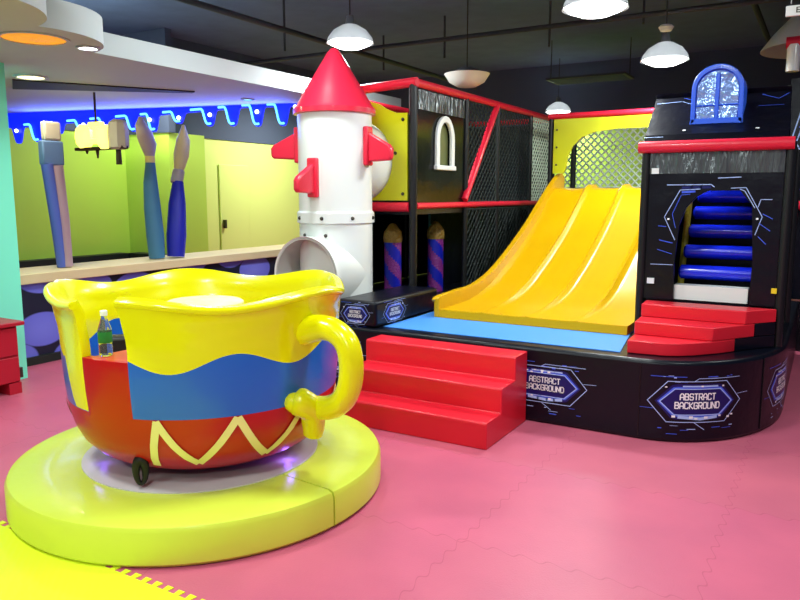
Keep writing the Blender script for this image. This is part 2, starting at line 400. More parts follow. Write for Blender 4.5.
for (c0, l0, w0), (c1, l1, w1) in zip(drips[:-1], drips[1:]):
    mb = MB(); a = c0 + .42*(c1-c0); b = c1 + .025
    mb.tube([nf(s, zdrip(s)+.028, .02) for s in [a+(b-a)*i/26 for i in range(27)]], .013, 8); part('neon_tube', mb, 'neon', neon)
for s, z in [(-.01,2.37),(.587,2.407),(1.004,2.422),(1.591,2.43),(1.949,2.459),(2.348,2.472),(2.766,2.496),(3.378,2.514),(3.86,2.555)]:
    mb = MB(); mb.ball(nf(s,z,.03), .024); part('bulb', mb, 'bulb', neon)
area('neon_light', nf(2,2.45,.12), 3.6, 60, (.10,.16,1), (math.radians(-125),0,math.radians(15.9)), 'RECTANGLE').data.size_y = .2

# hanging lantern
lt = thing('hanging_lantern', (-6.6,5.0,2.0), 'cluster of glowing yellow lanterns hanging in front of the neon drips', 'lantern')
def octa(x, y, z, r, h, m, nm):
    mb = MB(); mb.lathe([(r*.55,-h/2),(r*.9,-h*.3),(r,0),(r*.9,h*.3),(r*.5,h/2)], (x,y,z), 8, cap=True); part(nm, mb, m, lt, sharp=20)
octa(-6.83,5.0,2.16,.095,.24,'lantern','lantern_shade'); octa(-6.45,4.97,2.14,.095,.24,'lantern','lantern_shade')
mb = MB(); mb.box(-6.72,-6.54,4.97,5.03,2.08,2.13); mb.box(-6.66,-6.60,4.97,5.03,2.13,2.25); mb.box(-6.73,-6.53,4.97,5.03,2.25,2.30); part('lit_centre', mb, 'lantern', lt, bevel=.01)
mb = MB(); mb.box(-6.95,-6.2,4.96,5.04,2.015,2.045); mb.tube([(-6.63,5,2.02),(-6.63,5,1.93)], [.02,.008], 8); mb.tube([(-6.30,5,2.02),(-6.30,5,1.86)], [.025,.03], 8)
mb.tube([(-6.8,5,2.02),(-6.8,5,1.98)], [.02,.008], 8); mb.tube([(-6.63,5,2.2),(-6.63,5,2.6)], .012, 8); part('hanger_bar', mb, 'bronze', lt)
mb = MB(); mb.lathe([(.06,-.17),(.1,-.15),(.105,0),(.09,.1),(.05,.13)], (-6.29,5.0,2.18), 8, cap=True); part('unlit_shade', mb, 'sand', lt, 'grey unlit shade', sharp=20)

# ------------------------------------------------------------------ counter and paintbrush sculptures
ct = thing('service_counter', (-6.4,6.0,0), 'long low counter with a purple pebble mural and pale wood top', 'counter')
mb = MB(); mb.box(-6.62,-6.22,3.6,9.5,.06,.75); part('body', mb, 'pebble', ct)
mb = MB(); mb.box(-6.75,-6.16,3.56,9.55,.752,.845); part('countertop', mb, 'wood', ct, bevel=.008)
mb = MB(); mb.box(-6.64,-6.19,3.58,9.52,.0,.075); part('plinth', mb, 'skirt', ct)
def brush(name, label, pieces, loc):
    t = thing(name, loc, label, 'sculpture', 'giant paintbrushes on the counter')
    for nm, m, path, rs, flat in pieces:
        mb = MB(); mb.tube(path, rs, 16); part(nm, mb, m, t)
X = -6.42
def lerp(a, b, k): return a + (b-a)*k
br = thing('paintbrush_sculpture', (X,4.4,.855), 'upright giant paintbrush with a square blue-grey ferrule, nearest the mint pillar', 'sculpture')
mb = MB(); mb.tube([(X,4.41,.855),(X,4.40,1.3),(X,4.36,1.83)], [.06,.065,.072], 20); part('handle', mb, 'pinkish', br)
mb = MB(); mb.tube([(X+.0,4.36,.855),(X+.01,4.32,1.3),(X+.01,4.27,1.84)], [.045,.05,.055], 16); part('handle_stripe', mb, 'periwinkle', br, 'periwinkle blue side')
mb = MB(); mb.box(X-.04,X+.04,4.22,4.44,1.83,2.06); part('ferrule', mb, 'slate', br, bevel=.015)
mb = MB(); mb.box(X-.035,X+.035,4.25,4.43,2.06,2.24); part('bristles', mb, 'sand', br, bevel=.02)
br = thing('paintbrush_sculpture', (X,5.47,.855), 'upright giant paintbrush with a thick teal handle and yellow ring', 'sculpture')
mb = MB(); mb.tube([(X,5.53,.855),(X,5.52,1.1),(X,5.50,1.4),(X,5.49,1.68),(X,5.50,1.9)], [.085,.095,.09,.075,.05], 20); part('handle', mb, 'tealblue', br)
mb = MB(); mb.tube([(X,5.50,1.9),(X,5.50,1.97)], .052, 20); part('ring', mb, 'gold' if 0 else 'buff', br)
mb = MB(); mb.tube([(X,5.50,1.97),(X,5.49,2.08),(X,5.44,2.2),(X,5.39,2.3),(X,5.40,2.38)], [.05,.085,.085,.055,.02], 18); part('bristles', mb, 'mauve', br)
br = thing('paintbrush_sculpture', (X,5.72,.855), 'leaning giant paintbrush with a navy handle and cream pointed tip', 'sculpture')
mb = MB(); mb.tube([(X+.08,5.73,.86),(X+.08,5.75,1.1),(X+.06,5.80,1.45),(X+.04,5.845,1.70)], [.095,.11,.095,.06], 20); part('handle', mb, 'navy', br)
mb = MB(); mb.tube([(X+.02,5.84,1.68),(X+.02,5.885,1.83)], [.07,.065], 20); part('ferrule', mb, 'sand', br, bevel=.01)
mb = MB(); mb.tube([(X+.02,5.885,1.83),(X+.02,5.93,2.0),(X+.02,5.97,2.17),(X+.02,5.98,2.34)], [.055,.085,.075,.015], 18); part('bristles', mb, 'buff', br)

# red cabinet
cb = thing('cabinet', (-5.57,2.8,0), 'low red lacquered cabinet standing against the mint pillar', 'cabinet')
mb = MB(); mb.box(-5.76,-5.41,2.32,3.25,.09,.54); part('body', mb, 'cab_red', cb, bevel=.006)
mb = MB(); mb.box(-5.78,-5.36,2.28,3.29,.542,.575); part('top', mb, 'cab_red', cb, bevel=.008)
for z0, z1 in ((.31,.53),(.1,.295)):
    for y0, y1 in ((2.34,2.79),(2.80,3.24)):
        mb = MB(); mb.box(-5.41,-5.392,y0,y1,z0,z1); part('drawer', mb, 'cab_red', cb, bevel=.005)
mb = MB(); mb.box(-5.76,-5.40,3.15,3.25,0,.09); part('foot', mb, 'cab_red', cb)
mb = MB(); mb.box(-5.76,-5.40,2.32,2.42,0,.09); part('foot', mb, 'cab_red', cb)
mb = MB(); mb.box(-5.45,-5.41,3.25,3.275,.12,.2); part('latch', mb, 'bolt', cb)

# ------------------------------------------------------------------ yellow jigsaw mat
pts = [(-4.2,-.2),(-1.3,-.2)]
def teeth(p0, p1, depth=.03, n=16):
    p0 = Vector(p0); p1 = Vector(p1); d = (p1-p0)/n; nn = Vector((-d.y, d.x)).normalized(); out = []
    for i in range(n):
        a = p0 + d*i
        out += [a, a+d*.3, a+d*.22-nn*depth, a+d*.78-nn*depth, a+d*.7]
    return [tuple(v) for v in out]
edge = [(-4.2,-.2)] + [(-1.3,-.2)] + teeth((-1.3,-.2),(-1.3,1.81),.03,32)[1:] + teeth((-1.3,1.81),(-4.2,1.81),.032,46)[1:] + [(-4.2,1.81)]
mb = MB(); mb.prism(edge, 0.0005, .0035)
tag(link('foam_mat', mb, 'mat_yellow'), 'yellow jigsaw-edged foam mat on the pink floor in the near left corner', 'mat')

# ------------------------------------------------------------------ round base under the cup
DC = Vector((-2.84,2.705)); DR = .962
dsk = thing('round_podium', (DC.x,DC.y,.0036), 'round yellow padded podium under the giant teacup', 'podium')
seam = 33
def ring_half(a0, a1):
    n = 60; g = .35
    prof = [(.585,.004),(DR-.015,.004),(DR,.02),(DR,.155),(DR-.012,.178),(DR-.035,.186),(.60,.184),(.585,.175)]
    mb = MB(); o = 0; m = len(prof)
    for i in range(n+1):
        a = math.radians(a0 + g + (a1-a0-2*g)*i/n)
        for r, z in prof: mb.v.append((DC.x+r*math.cos(a), DC.y+r*math.sin(a), z))
    for i in range(n):
        for k in range(m):
            mb.face((i*m+k,(i+1)*m+k,(i+1)*m+(k+1)%m,i*m+(k+1)%m))
    mb.face(list(range(m))[::-1]); mb.face([n*m+k for k in range(m)])
    return mb
part('padded_half', ring_half(-7, 173), 'yellow_vinyl', dsk)
part('padded_half', ring_half(173, 353), 'yellow_vinyl', dsk)
mb = MB(); mb.lathe([(.001,.192),(.56,.192),(.615,.189),(.615,.175),(.58,.17),(.001,.17)], (DC.x,DC.y,0), 72); part('turntable_plate', mb, 'plate', dsk)

# ------------------------------------------------------------------ teacup
CC = Vector((-2.83,2.74)); cd = Vector((.71844,-.69556)); cs = Vector((.69556,.71844))
def cpt(al, r, z):
    a = math.radians(al); p = CC + r*(math.cos(a)*cd + math.sin(a)*cs); return (p.x, p.y, z)
PROF = [(.205,.34),(.222,.43),(.25,.51),(.29,.575),(.35,.63),(.42,.665),(.50,.685),(.55,.692),(.65,.702),(.76,.708),(.86,.710),(.92,.716),(.97,.728),(1.01,.734),(1.04,.746),(1.06,.757),(1.072,.762)]
def prad(z):
    if z <= PROF[0][0]: return PROF[0][1]
    for (z0, r0), (z1, r1) in zip(PROF[:-1], PROF[1:]):
        if z <= z1: return r0 + (r1-r0)*(z-z0)/(z1-z0)
    return PROF[-1][1]
RED = .553; DA, DB, DZ = -51.0, -28.5, .815
def ytop(al): return 1.072 + .022*math.cos(math.radians(5*(al+100))) + .02*min(0, math.cos(math.radians(al)))
def ybot(al):
    if -62 < al <= DA: return .556
    if -67 < al <= -62: return .556 + (.8-.556)*(-62-al)/5
    return .805 + .04*math.cos(2*PI*(al-10.5)/47.5)
def shell(als, door=False):
    mb = MB(); cols = []
    for al in als:
        zt = ytop(al); zb = DZ if door else ybot(al)
        zs = [.205 + (RED-.205)*(i/12)**1.0 for i in range(13)] + [RED + (zb-RED)*i/8 for i in range(1,9)]
        nm = len(zs)
        if not door: zs += [zb + (zt-zb)*i/16 for i in range(1,17)]
        col = []
        for z in zs:
            k = z if z < .86 else .86 + (z-.86)*(1.072-.86)/(zt-.86)
            lobe = 0 if z < .9 else .022*math.cos(math.radians(5*(al+100)))*((z-.9)/.17)
            col.append(cpt(al, prad(k)+lobe, z))
        cols.append(col)
    o = 0; n = len(cols[0])
    for c in cols: mb.v += c
    for i in range(len(cols)-1):
        for k in range(n-1):
            mi = 0 if k < 12 else (0 if door else 1) if k < 20 else 2
            mb.face((i*n+k,(i+1)*n+k,(i+1)*n+k+1,i*n+k+1), mi)
    return mb
cup = thing('teacup_ride', (CC.x,CC.y,.192), 'giant red, blue and yellow teacup seat on the round podium', 'teacup ride')
mainA = [DB + (309-0)*0 + i*( (360+DA) - DB)/170 for i in range(171)]
mainA = [(a if a <= 180 else a-360) for a in mainA]
sh = shell(mainA)
dm = shell([DA + (DB-DA)*i/14 for i in range(15)], True)
o = len(sh.v); sh.v += dm.v
for f, mi in zip(dm.f, dm.m): sh.face([q+o for q in f], mi)
# underside disc
base = [cpt(a*5, .34, .205) for a in range(72)]; o = len(sh.v); sh.v += base; sh.face([o+i for i in range(72)], 0)
body = part('bowl', sh, ['red_gloss','blue_gloss','yellow_gloss'], cup, solid=(.045,-1), sharp=60)
bv = body.modifiers.new('bevel','BEVEL'); bv.width = .016; bv.segments = 3; bv.limit_method = 'ANGLE'; bv.angle_limit = math.radians(55)
# thicker rolled lip
lip = MB(); lip.tube([cpt(a, prad(1.06)+.020*math.cos(math.radians(5*(a+100)))-.010, ytop(a)-.006) for a in [DB+ (309-22.5+22.5 - 0)*0 + i*((360+DA)-DB)/150 for i in range(151)]], .019, 12)
part('rim', lip, 'yellow_gloss', cup)
# zigzag trim on the red
zz = MB()
def ribbon(a0, z0, a1, z1, w=.036, n=10, bow=0):
    P = []
    for i in range(n+1):
        t = i/n; al = a0+(a1-a0)*t; z = z0+(z1-z0)*t - bow*math.sin(PI*t)
        P.append((al, z))
    rows = []
    for i, (al, z) in enumerate(P):
        q0 = P[max(0,i-1)]; q1 = P[min(n,i+1)]
        dx = math.radians(q1[0]-q0[0])*prad(z); dz = q1[1]-q0[1]; sl = math.hypot(dx, dz*1.25) or 1
        nx, nz = -dz*1.25/sl*w/2, dx/sl*w/2
        r = prad(z)
        rows.append(((al+math.degrees(nx/r), z+nz), (al-math.degrees(nx/r), z-nz)))
    o = len(zz.v)
    for a, b in rows:
        zz.v += [cpt(a[0], prad(a[1])+.007, a[1]), cpt(b[0], prad(b[1])+.007, b[1])]
    for i in range(n): zz.face((o+2*i,o+2*i+1,o+2*i+3,o+2*i+2))
pk = -19.5
for k in range(-0, 12):
    p = pk + 30*k
    if p > 262: break
    ribbon(p, .548, p+10.5 if 0 else p+9.5+5, .315, bow=.03); ribbon(p+14.5, .315, p+30, .548, bow=.02)
ribbon(pk+.5, .548, pk-4.5, .30)
part('zigzag_trim', zz, 'cream', cup, recalc=False)
# handle
AH = 41
hp = [(.66,.895),(.75,.92),(.83,.93),(.90,.915),(.955,.87),(.98,.79),(.975,.69),(.94,.61),(.88,.56),(.80,.535),(.71,.53)]
def spline(P, n):
    out = []
    for i in range(len(P)-1):
        p0, p1, p2, p3 = P[max(0,i-1)], P[i], P[i+1], P[min(len(P)-1,i+2)]
        for k in range(n):
            t = k/n
            out.append(tuple(.5*((2*b)+(-a+c)*t+(2*a-5*b+4*c-d)*t*t+(-a+3*b-3*c+d)*t**3) for a,b,c,d in zip(p0,p1,p2,p3)))
    return out + [P[-1]]
hs = spline(hp, 5)
hd = MB(); hd.tube([cpt(AH, r, z) for r, z in hs], [.058+.022*max(0,1-i/14)**2 for i in range(len(hs))], 20)
part('handle', hd, 'yellow_gloss', cup)
fl = spline([(34,.70,.585),(36,.735,.565),(39.5,.755,.525),(41,.745,.47),(42,.735,.42),(42.5,.725,.385)], 6)
mb = MB(); mb.tube([cpt(*q) for q in fl], [ .02+.055*math.sin(min(1,(i+1)/6)*PI/2) - .028*(i/len(fl)) if i < len(fl)-1 else .02 for i in range(len(fl))], 18)
mb.ball(cpt(33.5,.715,.57), .05, seg=16); mb.ball(cpt(36,.74,.605), .034, seg=16); part('handle_scroll', mb, 'yellow_gloss', cup)
# inside: bench, table wheel, post
mb = MB(); mb.lathe([(.36,.56),(.36,.60),(.62,.60),(.645,.56)], (CC.x,CC.y,0), 60); mb.lathe([(.36,.60),(.36,.36)], (CC.x,CC.y,0), 60); part('bench_seat', mb, 'red_gloss', cup)
st = MB(); cols = []
als = [DA+.3+(DB-DA-.6)*i/10 for i in range(11)]
for al in als:
    st.v += [cpt(al,.47,.70), cpt(al,.694,.70), cpt(al,.694,.812), cpt(al,.47,.812)]
for i in range(10):
    for k in range(4): st.face((4*i+k,4*i+4+k,4*i+4+(k+1)%4,4*i+(k+1)%4))
st.face((0,1,2,3)); st.face((40,43,42,41)); part('entry_step', st, 'red_gloss', cup, bevel=.008)
mb = MB(); mb.tube([(CC.x,CC.y,.24),(CC.x,CC.y,.94)], [.08,.05], 20); part('centre_post', mb, 'yellow_gloss', cup)
mb = MB(); mb.lathe([(.001,.955),(.19,.955),(.205,.965),(.205,.985),(.19,.995),(.001,.998)], (CC.x,CC.y,0), 48); part('turning_wheel', mb, 'cream', cup)
mb = MB(); c0 = CC - cd*.10
qd = lambda u, v, z: (c0.x + cs.x*u - cd.x*v, c0.y + cs.y*u - cd.y*v, z)
mb.add([qd(u, v, z) for z in (.605,.80) for u, v in ((-.555,0),(-.28,0),(-.28,.10),(-.555,.10))], [(0,3,2,1),(4,5,6,7),(0,1,5,4),(1,2,6,5),(2,3,7,6),(3,0,4,7)])
part('dark_block', mb, 'rubber', cup, 'black block inside the doorway', bevel=.02)  # plain black block at the dark patch inside the doorway
mb = MB(); mb.tube([cpt(-23, .45+.012*math.cos(a)*0+.035*0, 0) for a in [0,1]], .01) if 0 else None
mb = MB(); mb.tube([tuple(Vector(cpt(-31,.615,.29)) + Vector((cs.x*.021*math.sin(a), cs.y*.021*math.sin(a), .06*math.cos(a)-.015))) for a in [2*PI*i/20 for i in range(20)]], [.017-.006*math.cos(2*PI*i/20) *-1 for i in range(20)], 10, closed=True)
part('pull_strap', mb, 'rubber', cup)
mb = MB(); mb.tube([cpt(a, .31, .208) for a in range(0,360,8)], .014, 8, closed=True); part('light_ring', mb, 'plum_led', cup, 'purple glowing ring under the bowl')
def point(loc, power, col, r=.05):
    l = bpy.data.lights.new('led', 'POINT'); l.energy = power; l.color = col; l.shadow_soft_size = r
    o = bpy.data.objects.new('led', l); C.objects.link(o); o.location = loc
point(cpt(48,.52,.225), .5, (.25,.12,1), .02); point(cpt(-75,.55,.225), .2, (.25,.12,1), .02)

# water bottle on the step
bx, by, bz = cpt(-46.5,.62,.8135)
bt = thing('water_bottle', (bx,by,bz), 'clear water bottle with a green label standing inside the teacup doorway', 'bottle')
mb = MB(); mb.lathe([(.001,0),(.026,0),(.031,.006),(.031,.05),(.028,.055),(.031,.06),(.031,.115),(.029,.13),(.018,.165),(.0125,.18),(.0125,.19)], (bx,by,bz), 24); part('body', mb, 'pet', bt)
mb = MB(); mb.lathe([(.0315,.062),(.032,.064),(.032,.112),(.0315,.114)], (bx,by,bz), 24); part('label', mb, 'green_label', bt)
mb = MB(); mb.lathe([(.016,.188),(.016,.21),(.012,.212),(.001,.212)], (bx,by,bz), 20); part('cap', mb, 'white_plastic', bt)

# ------------------------------------------------------------------ play platform
ECX, ECY, EA, EB = -.95, 5.7, .77, 1.10
_tab = [(0,(-.95,4.6),-90)]
_s = 0
for i in range(1, 201):
    a = -90 + 90*i/200; p = (ECX+EA*math.cos(math.radians(a)), ECY+EB*math.sin(math.radians(a)))
    _s += math.hypot(p[0]-_tab[-1][1][0], p[1]-_tab[-1][1][1]); _tab.append((_s, p, a))
def edge_at(s):
    if s <= 0: return Vector((-.95+s,4.6,0)), Vector((0,-1,0))
    for (s0,p0,a0),(s1,p1,a1) in zip(_tab[:-1], _tab[1:]):
        if s <= s1:
            k = (s-s0)/(s1-s0); a = math.radians(a0+(a1-a0)*k)
            return Vector((p0[0]+(p1[0]-p0[0])*k, p0[1]+(p1[1]-p0[1])*k, 0)), Vector((math.cos(a)/EA, math.sin(a)/EB, 0)).normalized()
    return Vector((-.18,5.7+s-_tab[-1][0],0)), Vector((1,0,0))
out = [(-4.4,4.6),(-2.6,4.6)] + [p for _, p, _ in _tab[::5]] + [(-.18,7.95),(-1.0,7.95),(-1.0,9.9),(-4.6,9.9),(-4.6,5.2)]
plat = thing('play_platform', (-2.3,7.2,0), 'low black padded platform with a rounded corner carrying the slide and towers', 'platform')
mb = MB(); mb.prism(out, .0, .525); part('padded_base', mb, 'black_vinyl', plat, bevel=.025, bseg=3)
def rim_map(sc, zc): 
    def f(s, t, lay):
        p, n = edge_at(sc+s); q = p + n*lay; return (q.x, q.y, zc+t)
    return f
for sc, zc, k, sd in ((-.625,.275,.92,3),(.355,.268,.97,5),(1.26,.27,.92,7),(-2.40,.27,.92,9)):
    emblem(plat, rim_map(sc, zc), k, sd)
# seams on the padded wall
for s in (.0, .9):
    p, n = edge_at(s); p0 = p + n*.003
    mb = MB(); mb.tube([(p0.x,p0.y,.03),(p0.x,p0.y,.5)], .004, 6); part('seam', mb, 'black', plat)
mb = MB(); mb.prism([(-2.94,4.72),(-1.11,4.72),(-1.205,5.43),(-1.205,5.9),(-2.94,5.9)], .5255, .532)
tag(link('landing_mat', mb, 'blue_mat', bevel=.002), 'flat light blue foam mat at the foot of the yellow slide', 'mat')

# red step blocks
st = thing('soft_steps', (-2.28,4.25,0), 'large red three-step block on the pink floor against the platform', 'steps')
mb = MB()
prof = [(3.915,0),(4.59,0),(4.59,.495),(4.385,.495),(4.375,.485),(4.375,.335),(4.155,.335),(4.145,.325),(4.145,.17),(3.925,.17),(3.915,.16)]
x0, x1 = -2.88, -1.70
mb.slab([(x0,y,z) for y, z in prof], (x1-x0,0,0)); part('step_block', mb, 'red_vinyl', st, bevel=.012, bseg=3)
st = thing('soft_steps', (-.75,5.1,.526), 'small red rounded-corner steps leading up to the black tower doorway', 'steps')
foot = [(-1.10,5.41),(-1.07,4.73),(-.85,4.745),(-.76,4.785),(-.68,4.85),(-.60,4.94),(-.53,5.03),(-.46,5.14),(-.38,5.255),(-.30,5.36),(-.25,5.41)]
def clip(poly, y0):
    o = []
    for (a, b) in zip(poly, poly[1:]+poly[:1]):
        if a[1] >= y0: o.append(a)
        if (a[1] >= y0) != (b[1] >= y0):
            k = (y0-a[1])/(b[1]-a[1]); o.append((a[0]+(b[0]-a[0])*k, y0))
    return o
def upto(poly, xm):
    o = []
    for (a, b) in zip(poly, poly[1:]+poly[:1]):
        if a[0] <= xm: o.append(a)
        if (a[0] <= xm) != (b[0] <= xm):
            k = (xm-a[0])/(b[0]-a[0]); o.append((xm, a[1]+(b[1]-a[1])*k))
    return o
def beyond(poly, xm):
    return [(-x, y) for x, y in upto([(-x, y) for x, y in poly], -xm)]
for y0, za, zb, xm in ((4.0,.527,.612,-.47),(4.96,.6125,.70,-.37),(5.2,.7005,.79,-.2)):
    mb = MB(); mb.prism(upto(clip(foot, y0), xm), za, zb); part('step', mb, 'red_vinyl', st, bevel=.006, bseg=2)
for za, zb, xm in ((.527,.612,-.469),(.6125,.70,-.369)):
    mb = MB(); mb.prism(beyond(foot, xm), za, zb); part('corner_padding', mb, 'black_vinyl', st, 'black padding beside the red treads', bevel=.006)

# low padded wall left of the slide
lw = thing('padded_wall', (-3.12,5.1,.526), 'low black padded block with blue prints between rocket and slide', 'padding')
mb = MB(); mb.box(-3.32,-2.95,4.62,5.66,.527,.735); part('block', mb, 'black_vinyl', lw, bevel=.03, bseg=3)
emblem(lw, lambda s,t,l: (-3.135+s, 4.618-l, .625+t), .44, 11, 1.25)
emblem(lw, lambda s,t,l: (-2.948+l, 4.90+s, .625+t), .56, 12, 1.0)
mb = MB(); mb.tube([(-2.945,5.72,.575),(-2.85,5.72,.575)], .045, 14)
tag(link('padded_bar', mb, 'red_pad'), 'short red padded bar between the black block and the slide foot', 'padding')

# ------------------------------------------------------------------ wide slide
sl = thing('wide_slide', (-1.98,6.8,.533), 'wide glossy yellow wavy slide with raised lane dividers', 'slide')
bed = [(5.31,.60),(5.45,.60),(5.7,.605),(6.0,.625),(6.35,.70),(6.6,.79),(6.85,.89),(7.1,1.005),(7.4,1.15),(7.7,1.325),(7.95,1.48),(8.12,1.585),(8.25,1.63),(8.55,1.64)]
bs = spline(bed, 4)
XL, XR, NL = -2.77, -1.205, 4
def ridge(x):
    u = (x-XL)/(XR-XL)*NL; d = abs(u-round(u)); 
    if round(u) in (0, NL): return 0
    return .034*math.exp(-(d/.055)**2)
mb = MB(); nx = 112
xs = [XL+(XR-XL)*i/nx for i in range(nx+1)]
for y, z in bs:
    for x in xs:
        u = (x-XL)/(XR-XL)*NL; f = u-math.floor(u)
        fd = min(1, max(.12, (y-5.35)/.9)); mb.v.append((x, y, z + (ridge(x) - .012*math.sin(PI*f))*fd))
n = nx+1
for i in range(len(bs)-1):
    for k in range(nx): mb.face((i*n+k,i*n+k+1,(i+1)*n+k+1,(i+1)*n+k))
o = len(mb.v)
for x in xs: mb.v.append((x, 5.30, .534))
for k in range(nx): mb.face((o+k,o+k+1,k+1,k))
o2 = len(mb.v)
for (y, z) in bs: mb.v += [(XR,y,.534 if y < 6.2 else z-.12)]
for i in range(len(bs)-1): mb.face((i*n+nx,(i+1)*n+nx,o2+i+1,o2+i))
part('slide_bed', mb, 'slide', sl, sharp=50, recalc=False)
top = [(5.30,.69),(5.36,.712),(5.7,.724),(6.02,.735),(6.35,.80),(6.6,.885),(6.84,.985),(7.1,1.105),(7.38,1.245),(7.65,1.40),(7.83,1.505),(8.05,1.63),(8.25,1.735),(8.42,1.80),(8.5,1.79),(8.55,1.74)]
ts = spline(top, 3)
mb = MB()
for y, z in ts: mb.v += [(-2.80,y,z),(-2.755,y,z)]
low = [(y, max(.534, z-.42)) for y, z in ts]
for y, z in low: mb.v += [(-2.80,y,z),(-2.755,y,z)]
nn = len(ts)
for i in range(nn-1):
    a = 2*i; b = 2*nn+2*i
    mb.face((a,a+2,a+3,a+1)); mb.face((b,b+1,b+3,b+2)); mb.face((a,b,b+2,a+2)); mb.face((a+1,a+3,b+3,b+1))
mb.face((0,1,2*nn+1,2*nn)); mb.face((2*nn-2,4*nn-2,4*nn-1,2*nn-1))
part('side_wall', mb, 'slide', sl, bevel=.018, bseg=3)
# thickness edge along the outside, orange moulding
mb = MB(); mb.tube([(-2.80,y,z-.02) for y, z in ts], .02, 8); part('side_lip', mb, 'slide', sl)

# ------------------------------------------------------------------ slide gantry: deck, arch board, net
ga = thing('slide_gantry', (-2.0,9.0,.526), 'slide-top deck with a yellow arch board, net and red top bars', 'play frame')
mb = MB(); mb.box(-2.9,-1.1,8.56,9.75,1.54,1.635); part('deck', mb, 'black_vinyl', ga)
outer = [(-2.83,1.80),(-2.83,2.42),(-1.2,2.42),(-1.2,1.8)]
inner = [(-1.3,1.8),(-1.3,2.2),(-1.45,2.26),(-1.75,2.285),(-2.1,2.285),(-2.35,2.26),(-2.5,2.205),(-2.6,2.11),(-2.655,2.0),(-2.675,1.86),(-2.70,1.80)]
mb = MB(); mb.slab([(x,8.32,z) for x, z in outer+inner], (0,.03,0)); part('arch_board', mb, 'board', ga)
for z in (2.3,2.1,1.9):
    mb = MB(); mb.ball((-2.79,8.315,z), .012); part('bolt', mb, 'bolt', ga)
for x, y in ((-2.87,8.35),(-1.16,8.35),(-1.16,9.72)):
    mb = MB(); mb.tube([(x,y,.526),(x,y,2.44)], .03, 12); part('post', mb, 'black', ga)
mb = MB(); mb.box(-3.05,-2.985,9.66,9.72,1.64,2.28) if 0 else mb.tube([(-3.02,9.72,.53),(-3.02,9.72,2.45)], .036, 12); part('post', mb, 'black', ga)
for a, b in (((-2.9,8.34,2.455),(-1.12,8.34,2.455)),((-2.87,8.34,2.455),(-2.87,9.72,2.455)),((-1.16,8.34,2.455),(-1.16,9.72,2.455)),((-2.9,9.72,2.455),(-1.12,9.72,2.455))):
    mb = MB(); mb.tube([a,b], .034, 12); part('padded_bar', mb, 'red_pad', ga)
def net(f, w, h, step, r, name, m, parent):
    mb = MB()
    for sgn in (1,-1):
        k = -h
        while k < w+h:
            # line x = k + t (or mirrored)
            t0 = max(0,-k); t1 = min(h, w-k)
            if t1 > t0 + .01:
                p = [(k+t0,t0),(k+t1,t1)]
                if sgn < 0: p = [(w-x,z) for x, z in p]
                mb.tube([f(*p[0]),f(*p[1])], r, 4, cap=False)
            k += step
    for a, b in (((0,0),(w,0)),((0,h),(w,h)),((0,0),(0,h)),((w,0),(w,h))): mb.tube([f(*a),f(*b)], r*1.6, 5)
    return part(name, mb, m, parent)
net(lambda x,z: (-3.2+x,9.74,1.64+z), 2.1, .78, .10, .0125, 'safety_net', 'palenet', ga)

# ------------------------------------------------------------------ left play house
ho = thing('play_house', (-3.9,7.7,.526), 'tall black playhouse with red top rails and a white arched window behind the rocket', 'play frame')
posts = [(-3.3,5.82),(-3.3,6.93),(-3.3,7.76),(-3.3,8.81),(-3.3,9.7),(-4.5,5.82),(-4.5,7.76),(-4.5,9.7)]
for x, y in posts:
    mb = MB(); mb.tube([(x,y,.526),(x,y,2.55)], .038 if (x,y) == posts[0] else .028, 12); part('post', mb, 'black', ho)
def bar(a, b, r, p, nm='padded_bar', m='red_pad'):
    mb = MB(); mb.tube([a,b], r, 14); return part(nm, mb, m, p)
bar((-4.55,5.82,2.50),(-3.26,5.82,2.555),.042,ho); bar((-3.3,5.80,2.557),(-3.3,9.74,2.557),.038,ho)
bar((-4.5,5.82,2.557),(-4.5,9.74,2.557),.036,ho); bar((-4.5,9.7,2.557),(-3.3,9.7,2.557),.036,ho)
bar((-4.5,5.80,1.44),(-3.33,5.80,1.44),.045,ho); bar((-3.285,5.84,1.45),(-3.285,9.7,1.45),.03,ho)
bar((-3.28,7.68,2.53),(-3.28,6.87,1.50),.036,ho,'brace')
mb = MB(); mb.box(-4.5,-3.31,5.84,9.68,1.37,1.43); part('deck', mb, 'black_vinyl', ho)
mb = MB(); mb.box(-4.53,-4.51,5.84,9.7,.53,2.5); part('side_panel', mb, 'black_vinyl', ho)
mb = MB(); mb.box(-4.5,-3.3,9.71,9.73,.53,2.5); part('back_panel', mb, 'black_vinyl', ho)
# vinyl panel with an arched window
def archp(yc, w, z0, zs, zt, n=12):
    return [(yc-w,z0),(yc-w,zs)] + [(yc - w*math.cos(PI*i/n), zs + (zt-zs)*math.sin(PI*i/n)) for i in range(1,n)] + [(yc+w,zs),(yc+w,z0)]
YC = 6.42
inn = archp(YC,.13,1.835,2.09,2.25)
pan = [(5.87,1.46),(5.87,2.51),(6.90,2.51),(6.90,1.46)]
mb = MB()
loop = [(5.87,1.46)] + [(5.87,2.51),(6.90,2.51),(6.90,1.46),(YC,1.46),(YC,1.835)] + inn[::-1] + [(YC,1.835),(YC,1.46)]
mb.slab([(-3.315,5.87,1.46),(-3.315,5.87,2.51),(-3.315,YC,2.51),(-3.315,YC,2.25)]+[(-3.315,y,z) for y, z in inn if y < YC-.001][::-1]+[(-3.315,YC,1.835),(-3.315,YC,1.46)], (.014,0,0))
mb.slab([(-3.315,6.90,1.46),(-3.315,6.90,2.51),(-3.315,YC,2.51),(-3.315,YC,2.25)]+[(-3.315,y,z) for y, z in inn if y > YC+.001]+[(-3.315,YC,1.835),(-3.315,YC,1.46)], (.014,0,0))
vp = part('vinyl_panel', mb, 'smooth_black', ho)
